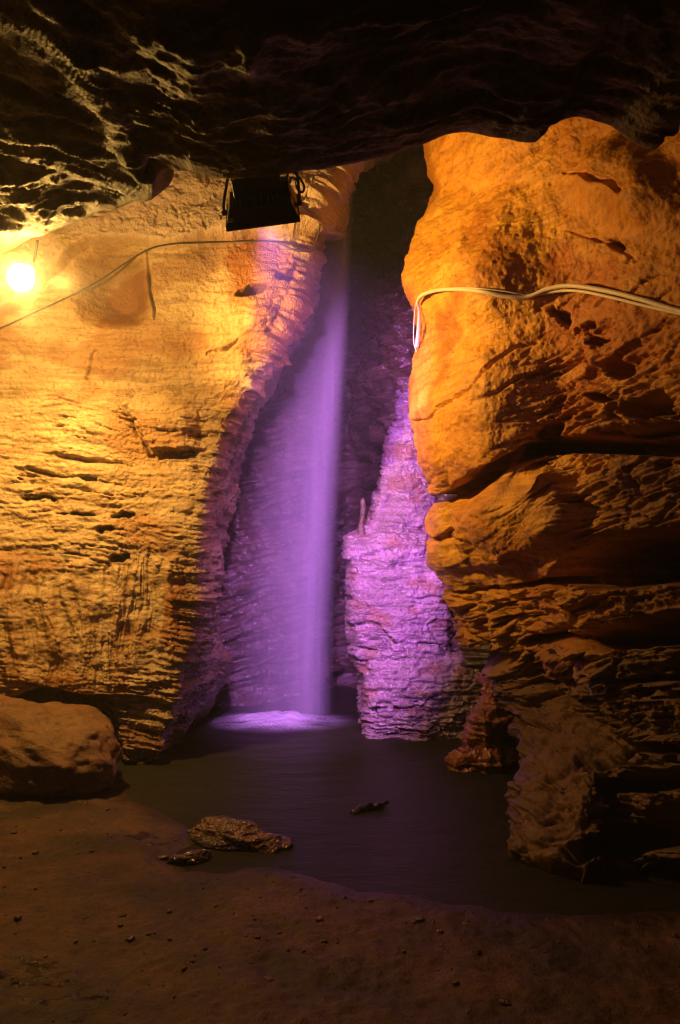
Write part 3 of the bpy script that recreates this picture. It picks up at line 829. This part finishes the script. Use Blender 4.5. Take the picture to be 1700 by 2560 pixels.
bx, by, _ = ground(105, 1955)
rock('boulder', (-2.04, 5.26, 0.20), (0.64, 0.42, 0.36), (0.10, 0.14, -0.25), M['boulder'], 'big rounded brown boulder lying at the foot of the left wall', 2.3, amp=0.20, res=110, fine=0.7,
     shape=lambda x, y, z: 1-0.22*sstep(-0.1, -0.6, z)*1.0)
sx, sy, _ = ground(565, 2115)
rock('pool_stone', (sx, sy+0.08, 0.020), (0.23, 0.125, 0.085), (0.05, 0.04, -0.35), M['stone'], 'low ridged wet brown stone glinting at the edge of the pool', 5.1, amp=0.22, ridge=0.09, res=110, dark_foot=1.0, wetv=0.55)
sx, sy, _ = ground(660, 2135)
rock('pool_stone', (sx+0.02, sy+0.10, -0.005), (0.10, 0.09, 0.06), (0, 0, 0.3), M['stone'], 'small black wet stone touching the right end of the ridged pool stone', 9.4, amp=0.3, res=48, dark_foot=1.0, wetv=0.9)
sx, sy, _ = ground(478, 2150)
rock('pool_stone', (sx, sy, 0.012), (0.10, 0.055, 0.032), (0, 0, 0.5), M['stone'], 'small dark wet stone half sunk in the sand below the ridged stone', 14.4, amp=0.4, res=56, dark_foot=1.0, wetv=0.9)
PEB = ('dark pebble just left of the half sunk stone by the pool', 'dark pebble on the left sand, below the half sunk stone', 'dark pebble lowest on the sand left of centre', 'tiny dark pebble on the sand, lowest but one left of centre', 'dark pebble on the sand below the middle of the pool edge', 'tiny dark pebble on the left sand nearest the half sunk stone',
       'dark pebble at the far left edge of the sand', 'dark pebble closest to the bottom edge on the right sand', 'dark pebble at the pool edge, right of two close together', 'dark pebble on the right sand midway between pool edge and bottom', 'dark pebble at the pool edge, left of two close together')
for n_, (a, b, r_) in enumerate(((409, 2118, 0.030), (325, 2341, 0.024), (672, 2444, 0.022), (510, 2382, 0.014), (640, 2346, 0.020), (309, 2270, 0.016), (45, 2303, 0.020), (1262, 2493, 0.020), (1099, 2308, 0.018), (1192, 2365, 0.022), (1050, 2283, 0.022))):
    gx_, gy_, _ = ground(a, b, 0.06)
    o = rock('pebble', (gx_, gy_, sand_h(gx_, gy_)+r_*0.15), (r_, r_*0.7, r_*0.45), (0, 0, n_*1.3), M['stone'], PEB[n_], 20.0+n_*3.7, amp=0.4, res=12, dark_foot=0.8, wetv=0.6, group='dark pebbles on the sand')
gx_, gy_, _ = ground(800, 2293, 0.06)
rock('pebble', (gx_, gy_, sand_h(gx_, gy_)+0.006), (0.022, 0.012, 0.011), (0, 0.2, 0.4), M['flow'], 'bright orange chip of rock on the sand near the middle of the pool edge', 77.0, amp=0.4, res=14)
# dark driftwood stick in the water
ax, ay, _ = ground(880, 2032); bx2, by2, _ = ground(972, 2016)
v, f = tube([(ax, ay, -0.01), (ax*0.6+bx2*0.4, ay*0.6+by2*0.4+0.02, 0.012), (ax*0.3+bx2*0.7, ay*0.3+by2*0.7, 0.012), (bx2, by2, 0.028)], [0.022, 0.026, 0.020, 0.010], 10, 8)
v = [tuple(np.array(p)+0.005*np.array([math.sin(p[1]*80), math.cos(p[0]*95), math.sin(p[0]*120)])) for p in v]
o = mesh_object('driftwood', v, f, plain_material('soaked_wood', (0.02, 0.014, 0.01), 0.3, bump=0.6), smooth=True)
tag(o, 'short black waterlogged stick lying in the middle of the pool', 'stick')

# red flowstone mound at the foot of the right wall
fs = empty('flowstone_mound', ground(1215, 1935), 'orange red flowstone mound rising from the water between pillar and right wall', 'flowstone')
def mound(name, spec, seed):
    rows = []
    for (py, l, r, d, th) in spec:
        w = r-l
        rows.append([(r, py, d+th), (r+2, py, d+th*0.5), (r-0.1*w, py, d+0.08), (l+0.6*w, py, d), (l+0.3*w, py, d), (l+0.05*w, py, d+0.08), (l, py, d+th*0.5), (l+2, py, d+th)])
    G = loft(make_net(rows), 3.0, 80)
    V, px, py = G[..., :3], G[..., 3], G[..., 4]
    N = normals(V, (0.4, 0, 1.4))
    X, Y, Z = V[..., 0]+seed, V[..., 1], V[..., 2]
    D = 0.05*fbm(X*5, Y*5, Z*4, 4)+0.03*(ridged(X*10, Y*10, Z*2.5, 3)-1.1)+0.02*np.tanh(3*fbm(X*2, Y*2, Z*24, 3))+0.008*fbm(X*26, Y*26, Z*26, 3)
    o = grid_object(name, V+N*D[..., None], M['flow'], {'stain': np.clip(fbm(X*5, Y*5, Z*5, 3), 0, 1), 'wet': np.full(px.shape, 0.75)}, fs)
    o.matrix_parent_inverse = Matrix.Translation(-Vector(fs.location))
mound('upper_lobe', [(1680, 1222, 1275, 5.95, 0.3), (1700, 1206, 1280, 5.85, 0.35), (1745, 1200, 1276, 5.78, 0.4), (1775, 1192, 1280, 5.72, 0.45), (1800, 1168, 1284, 5.66, 0.5), (1845, 1160, 1288, 5.66, 0.5), (1872, 1170, 1290, 5.72, 0.5)], 0.0)
mound('lower_shelf', [(1862, 1165, 1290, 5.75, 0.4), (1885, 1140, 1300, 5.6, 0.5), (1915, 1130, 1300, 5.56, 0.5), (1945, 1135, 1296, 5.6, 0.5), (1975, 1150, 1296, 5.7, 0.5)], 4.0)

# ------------------------------------------------------------------ waterfall
FALL = [(395, 862, 872), (430, 848, 868), (520, 820, 864), (620, 785, 860), (760, 742, 855), (900, 700, 850), (1050, 655, 842), (1200, 612, 834), (1350, 585, 826), (1500, 566, 820), (1650, 552, 816), (1800, 535, 814)]
wf = empty('waterfall', ground(700, 1800), 'tall narrow veil of white water falling from the cleft into the pool', 'waterfall')
LAY = 5
for li in range(LAY):
    nvv, nuu = 120, 90
    V = np.zeros((nvv, nuu, 3)); U = np.zeros((nvv, nuu)); DN = np.zeros((nvv, nuu))
    fr = li/(LAY-1)
    for i in range(nvv):
        py_ = 395+(1803-395)*i/(nvv-1)
        l = np.interp(py_, [q[0] for q in FALL], [q[1] for q in FALL]); r = np.interp(py_, [q[0] for q in FALL], [q[2] for q in FALL])
        l = l+(r-l)*0.16*fr
        t = i/(nvv-1)
        for j in range(nuu):
            u = j/(nuu-1)
            d = 7.32+0.10*li*(0.35+0.65*t)+0.10*(u-0.6)**2+0.10*(1-t)**2
            V[i, j] = P(l+(r+22-l)*u, py_, d)
            U[i, j] = u
            a = u**1.25*(1-sstep(0.70, 1.0, u))
            core = math.exp(-((u-0.76)/0.11)**2)
            DN[i, j] = (0.18*a+0.04*core)*(2.2-1.25*sstep(0.0, 0.45, t))*(0.7+0.3*sstep(0.0, 0.06, t))
    o = grid_object('water_sheet', V, M['veil'], {'across': U, 'veil_alpha': DN}, wf)
    o.matrix_parent_inverse = Matrix.Translation(-Vector(wf.location))
# churned foam where it lands: thin rings of lumpy white water
fx, fy, _ = ground(690, 1806)
n1, n2 = 160, 70
TH, RR = np.meshgrid(np.linspace(0, 2*np.pi, n1, endpoint=False), np.linspace(0.0, 1.0, n2))
FX = fx+RR*np.cos(TH)*0.78; FY = fy+RR*np.sin(TH)*0.55
nf_ = fbm(FX*3.5, FY*6, FX*0, 3)
FZ = 0.012+0.085*np.exp(-(RR/0.45)**2)*(0.9+0.6*nf_)+0.004*fbm(FX*7, FY*7, FX*0+3, 2)*(1-RR)
fd = np.clip(np.exp(-(RR/0.48)**2)*(1.3+1.1*nf_), 0, 1)*(1-sstep(0.7, 1.0, RR))
o = grid_object('splash_foam', np.stack([FX, FY, FZ], -1), M['veil'], {'across': RR*0+0.5, 'veil_alpha': fd*1.6}, wf, closed_u=True)
o.matrix_parent_inverse = Matrix.Translation(-Vector(wf.location))

# ------------------------------------------------------------------ amber lamp (upper left)
lp = P(52, 694, 4.5)
lamp = empty('cave_lamp', lp, 'lit amber globe lamp glaring under the ceiling edge at the left', 'lamp')
def sphere_vf(r, n=32, sc=(1, 1, 1), zmin=-1.0):
    vs = []; fs_ = []
    for i in range(n+1):
        p = math.pi*i/n
        for j in range(2*n):
            t = math.pi*j/n
            vs.append((r*sc[0]*math.sin(p)*math.cos(t), r*sc[1]*math.sin(p)*math.sin(t), r*sc[2]*math.cos(p)))
    for i in range(n):
        for j in range(2*n):
            j2 = (j+1) % (2*n)
            fs_.append((i*2*n+j, (i+1)*2*n+j, (i+1)*2*n+j2, i*2*n+j2))
    return vs, fs_
v, f = sphere_vf(0.072, 14, (1, 1, 1.05)); mesh_object('bulb', v, f, M['glow'], lamp, True)
ld = bpy.data.lights.new('lamp_beam', 'SPOT')
ld.energy = AMBER_SPOT_W; ld.color = LAMP_COL; ld.spot_size = math.radians(88); ld.spot_blend = 1.0; ld.shadow_soft_size = 0.05
lo = bpy.data.objects.new('lamp_beam', ld); COL.objects.link(lo)
aim = Vector((2.35, 1.02, 0.02)).normalized()
lo.location = Vector(lp)+aim*0.17
lo.rotation_euler = aim.to_track_quat('-Z', 'Y').to_euler()
ld = bpy.data.lights.new('wall_fill', 'SPOT')  # fill spot added to brighten the lower left wall; lamp has no hood
ld.energy = 230.0; ld.color = LAMP_COL; ld.spot_size = math.radians(104); ld.spot_blend = 1.0; ld.shadow_soft_size = 0.06
lo = bpy.data.objects.new('wall_fill', ld); COL.objects.link(lo)
aim = Vector((-0.02, 0.72, -1.0)).normalized()
lo.location = Vector(lp)+aim*0.15
lo.rotation_euler = aim.to_track_quat('-Z', 'Y').to_euler()
v, f = tube([(0, 0.095, 0.078), (0, 0.105, 0.085), (0, 0.15, 0.115), (0, 0.16, 0.12)], [0.034, 0.040, 0.034, 0.02], 24, 3); mesh_object('socket', v, f, M['dark_metal'], lamp, True)
v, f = tube([(0, 0.155, 0.118), (0.0, 0.19, 0.16), (0.01, 0.21, 0.30)], 0.009, 10, 6); mesh_object('stem', v, f, M['bracket'], lamp, True)

# ------------------------------------------------------------------ black floodlight on the ceiling edge
fl_c = Vector(P(655, 520, 3.02))
fl = empty('floodlight', fl_c, 'black finned purple floodlight seen from behind, hung from the ceiling edge above the waterfall', 'floodlight')
nrm = Vector((0.10, 0.76, -0.65)).normalized()                 # the way its glass faces
side = Vector((1, 0.0, 0.10)); side = (side-nrm*side.dot(nrm)).normalized()
upv = side.cross(nrm); upv = upv if upv.z > 0 else -upv
RM = Matrix((( side.x, nrm.x, upv.x), (side.y, nrm.y, upv.y), (side.z, nrm.z, upv.z)))
fl.rotation_euler = RM.to_euler()
# local axes: x right, y the way the glass faces, z up along the body
def fpart(name, c, s, mat, bev=0.004, parent=None):
    v, f = box_vf(*c, *s, bev)
    return mesh_object(name, v, f, mat, parent or fl)
# frame as a shallow tray with sloping sides
def tray(w1, h1, y1, w2, h2, y2):
    a = [(-w1/2, y1, -h1/2), (w1/2, y1, -h1/2), (w1/2, y1, h1/2), (-w1/2, y1, h1/2)]
    b = [(-w2/2, y2, -h2/2), (w2/2, y2, -h2/2), (w2/2, y2, h2/2), (-w2/2, y2, h2/2)]
    return a+b, [(0, 1, 5, 4), (1, 2, 6, 5), (2, 3, 7, 6), (3, 0, 4, 7), (3, 2, 1, 0), (4, 5, 6, 7)]
W, H = 0.285, 0.205
fpart('front_frame', (0, 0.018, 0), (W, 0.020, H), M['dark_metal'], 0.004)
v, f = tray(W-0.05, H-0.06, -0.045, W-0.012, H-0.012, 0.006); mesh_object('housing', v, f, M['dark_metal'], fl)
v, f = box_vf(0, 0.0305, 0, W-0.04, 0.003, H-0.04, 0.001); mesh_object('glass', v, f, M['purple_glass'], fl)
for i in range(16):
    fpart('cooling_fin', (-0.098+i*0.0131, -0.055, -0.045), (0.0035, 0.026, 0.055), M['dark_metal'], 0.001)
bx_ = fpart('driver_box', (-0.005, -0.088, 0.035), (0.185, 0.075, 0.085), M['dark_metal'], 0.006)
fpart('cable_gland_box', (0.098, -0.062, 0.030), (0.036, 0.05, 0.06), M['dark_metal'], 0.008)
for (x, z) in ((-0.085, -0.004), (-0.06, -0.006), (0.028, 0.020), (0.045, -0.004)):
    v, f = tube([(x, -0.124, z), (x, -0.130, z)], [0.004, 0.003], 10, 2); mesh_object('screw', v, f, M['screw'], fl)
fpart('label_sticker', (-0.118, -0.012, -0.088), (0.018, 0.008, 0.034), M['sticker'], 0.001)
# bracket arms to the rock
iv = RM.transposed()
for sx_ in (-1, 1):
    top = iv @ (Vector((0.0, 0.0, 0.24))+Vector((0.02*sx_, 0, 0)))
    a0 = Vector((sx_*0.146, 0.0, 0.0)); a1 = Vector((sx_*0.149, -0.01, 0.06)); a2 = Vector((sx_*0.125, 0, 0))+iv @ Vector((0, 0.0, 0.20))
    v, f = tube([a0, a1, (a1+a2)/2, a2], 0.006, 8, 4); mesh_object('bracket_arm', v, f, M['bracket'], fl, True)
    v, f = tube([(sx_*0.136, 0, 0), (sx_*0.156, 0, 0)], 0.010, 12, 2); mesh_object('pivot_bolt', v, f, M['bracket'], fl, True)
loop = [(0.105, -0.07, 0.05), (0.12, -0.085, 0.09), (0.145, -0.07, 0.10), (0.170, -0.04, 0.07), (0.166, -0.03, 0.03), (0.150, -0.03, 0.035), (0.142, -0.03, 0.08), (0.140, -0.02, 0.15)]
v, f = tube(loop, 0.0045, 8, 8); mesh_object('power_cable', v, f, M['black_cable'], fl, True)
loop = [(0.118, -0.06, 0.05), (0.128, -0.07, 0.075), (0.150, -0.05, 0.085), (0.152, -0.03, 0.12), (0.125, -0.02, 0.17)]
v, f = tube(loop, 0.0038, 8, 8); mesh_object('power_cable', v, f, M['black_cable'], fl, True)
ld = bpy.data.lights.new('floodlight_beam', 'SPOT')
ld.energy = PURPLE_W; ld.color = PURPLE_COL; ld.spot_size = math.radians(68); ld.spot_blend = 0.65; ld.shadow_soft_size = 0.05
lo = bpy.data.objects.new('floodlight_beam', ld); COL.objects.link(lo)
lo.location = fl_c+nrm*0.05
lo.rotation_euler = (Vector((0.098, 1.0, -0.255)).to_track_quat('-Z', 'Y') @ Matrix.Rotation(math.radians(-14), 3, 'Z').to_quaternion()).to_euler()
lo.scale = (0.49, 1.0, 1.0)                    # the reflector throws a tall narrow beam

# ------------------------------------------------------------------ cables on the walls
_proj = {}
def on_wall(grid, px, py, off):
    """Point of the built wall on the given sight line, lifted off by off."""
    Vw = grid[0]
    if id(Vw) not in _proj:
        x = Vw[..., 0].ravel(); y = Vw[..., 1].ravel(); z = Vw[..., 2].ravel()-CAM_Z
        fwd = y*math.cos(PITCH)+z*math.sin(PITCH); upc = -y*math.sin(PITCH)+z*math.cos(PITCH)
        ok = fwd > 0.6
        fwd = np.where(ok, fwd, 1.0)
        _proj[id(Vw)] = (np.where(ok, 850+FPX*x/fwd, -1e6), 1280-FPX*upc/fwd, y)
    u, v, y = _proj[id(Vw)]
    k = (u-px)**2+(v-py)**2
    near = k < 60
    yy = y[near].min() if near.any() else y[np.argmin(k)]
    q = np.array(P(px, py, yy))
    dv = np.array([0, 0, CAM_Z])-q; dv /= np.linalg.norm(dv)
    return q+dv*off

def wall_cable(name, grid, pts, r, mat, label, cat, off=0.012, group=None, sub=8):
    c = [on_wall(grid, a, b, off) for a, b in pts]
    c = np.array(c)
    for _ in range(2):                          # it sags straight over hollows
        c[1:-1, 1] = np.minimum(c[1:-1, 1], 0.5*(c[:-2, 1]+c[2:, 1])+0.02)
    cc = [np.array(P(a, b, y)) for (a, b), y in zip(pts, c[:, 1])]
    v, f = tube(cc, r, 10, sub)
    o = mesh_object(name, v, f, mat, smooth=True)
    return tag(o, label, cat, group)

wall_cable('cable', LGRID, [(-60, 845), (20, 812), (100, 775), (180, 738), (250, 700), (310, 660), (370, 624), (430, 610), (520, 606), (620, 603), (690, 606), (730, 622), (775, 628), (792, 600), (800, 560)],
           0.0062, M['black_cable'], 'dark dusty cable drooping along the left wall from the lamp to the cleft', 'cable')
main = [(1042, 868), (1046, 830), (1048, 780), (1044, 755), (1056, 738), (1090, 726), (1140, 723), (1200, 728), (1270, 742), (1320, 742), (1370, 722), (1430, 714), (1520, 728), (1600, 748), (1690, 775), (1800, 800), (1950, 830)]
wall_cable('conduit', RGRID, main, [0.016, 0.014, 0.010, 0.010]+[0.0125]*13, M['conduit'], 'thick cream corrugated conduit running across the orange right wall', 'conduit', 0.016)
thin = [(1041, 880), (1034, 850), (1036, 790), (1042, 752), (1058, 733), (1100, 722), (1180, 720), (1260, 728), (1330, 738), (1390, 728), (1450, 728), (1530, 744), (1610, 764), (1690, 782), (1800, 806), (1950, 836)]
wall_cable('conduit', RGRID, thin, [0.004]*8+[0.006]+[0.0085]*7, M['conduit'], 'thin cream cable under the thick conduit on the orange right wall', 'cable', 0.012)
for (a, b) in ((1312, 742), (1330, 733)):
    c = on_wall(RGRID, a, b, 0.02)
    pts = [c+np.array([0.018*math.cos(t)*0.4, -0.002, 0.020*math.sin(t)]) for t in np.linspace(-2.2, 3.0, 8)]
    pts.append(pts[-1]+np.array([-0.035, -0.01, 0.012]))
    v, f = tube(pts, 0.0022, 6, 4)
    o = mesh_object('cable_tie', v, f, M['tie'], smooth=True)
    tag(o, 'left of two dark cable ties binding the conduits on the right wall' if a == 1312 else 'right of two dark cable ties binding the conduits on the right wall', 'cable tie', 'cable ties on the conduit')

# ------------------------------------------------------------------ gravel on the sand (uncountable)
gv = []; gf = []
ico = [(0, 0, 1), (0.89, 0, 0.45), (0.28, 0.85, 0.45), (-0.72, 0.53, 0.45), (-0.72, -0.53, 0.45), (0.28, -0.85, 0.45), (0.72, 0.53, -0.45), (-0.28, 0.85, -0.45), (-0.89, 0, -0.45), (-0.28, -0.85, -0.45), (0.72, -0.53, -0.45), (0, 0, -1)]
icf = [(0, 1, 2), (0, 2, 3), (0, 3, 4), (0, 4, 5), (0, 5, 1), (1, 6, 2), (2, 7, 3), (3, 8, 4), (4, 9, 5), (5, 10, 1), (2, 6, 7), (3, 7, 8), (4, 8, 9), (5, 9, 10), (1, 10, 6), (6, 11, 7), (7, 11, 8), (8, 11, 9), (9, 11, 10), (10, 11, 6)]
cnt = 0
while cnt < 1500:
    x = random.uniform(-2.6, 2.4); y = random.uniform(2.1, 5.2)
    i = np.searchsorted(ys, y); j = np.searchsorted(xs, x)
    if SD[i, j] < 0.03: continue
    cl = float(noise3(np.array([x*1.6]), np.array([y*1.6]), np.array([4.0]))[0])
    if random.random() > 0.35+0.9*cl: continue
    s = min(0.013, 0.0040*math.exp(random.gauss(0, 0.65)))
    z = sand_h(x, y); a = random.uniform(0, 6.3); b0 = len(gv)
    sx_, sy_, sz_ = s*random.uniform(0.8, 1.6), s*random.uniform(0.7, 1.1), s*random.uniform(0.45, 0.8)
    for (p, q_, r_) in ico:
        k_ = random.uniform(0.8, 1.15)
        p, q_, r_ = p*sx_*k_, q_*sy_*k_, r_*sz_*k_
        gv.append((x+p*math.cos(a)-q_*math.sin(a), y+p*math.sin(a)+q_*math.cos(a), z+r_+sz_*0.2))
    gf += [tuple(b0+t for t in tri) for tri in icf]
    cnt += 1
o = mesh_object('gravel', gv, gf, plain_material('dark_grit', (0.10, 0.06, 0.035), 0.55, var=0.6), smooth=True)
tag(o, 'dark grit and tiny pebbles scattered over the brown sand', 'gravel', kind='stuff')

# ------------------------------------------------------------------ damp air
v, f = box_vf(0, 4.0, 2.6, 14, 14, 8.0)
hz = mesh_object('haze', v, f, plain_material('unused', (0.5, 0.5, 0.5)))
hz.data.materials.clear()
k = NT('damp_air')
pv = k.n('ShaderNodeVolumePrincipled')
pv.inputs['Color'].default_value = (0.9, 0.9, 0.9, 1); pv.inputs['Density'].default_value = HAZE_D; pv.inputs['Anisotropy'].default_value = 0.2
k.link(pv.outputs[0], k.out.inputs['Volume'])
hz.data.materials.append(k.m)
tag(hz, kind='stuff')

# scattering ball added round the lamp to imitate its glare
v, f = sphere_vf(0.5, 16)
vp = mesh_object('lamp_glare', v, f, M['water'])
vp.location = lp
vp.data.materials.clear()
k = NT('lamp_glare')
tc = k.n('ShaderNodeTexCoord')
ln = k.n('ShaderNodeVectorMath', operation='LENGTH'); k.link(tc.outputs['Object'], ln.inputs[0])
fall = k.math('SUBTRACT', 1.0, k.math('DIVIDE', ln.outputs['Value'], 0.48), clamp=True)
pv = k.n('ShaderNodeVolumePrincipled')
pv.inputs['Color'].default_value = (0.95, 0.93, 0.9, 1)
k.link(k.math('MULTIPLY', k.math('POWER', fall, 2.5), GLARE_D), pv.inputs['Density'])
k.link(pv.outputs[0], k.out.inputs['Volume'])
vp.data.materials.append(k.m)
tag(vp, 'added ball of faint warm glare round the lit lamp', 'vapour', kind='stuff')
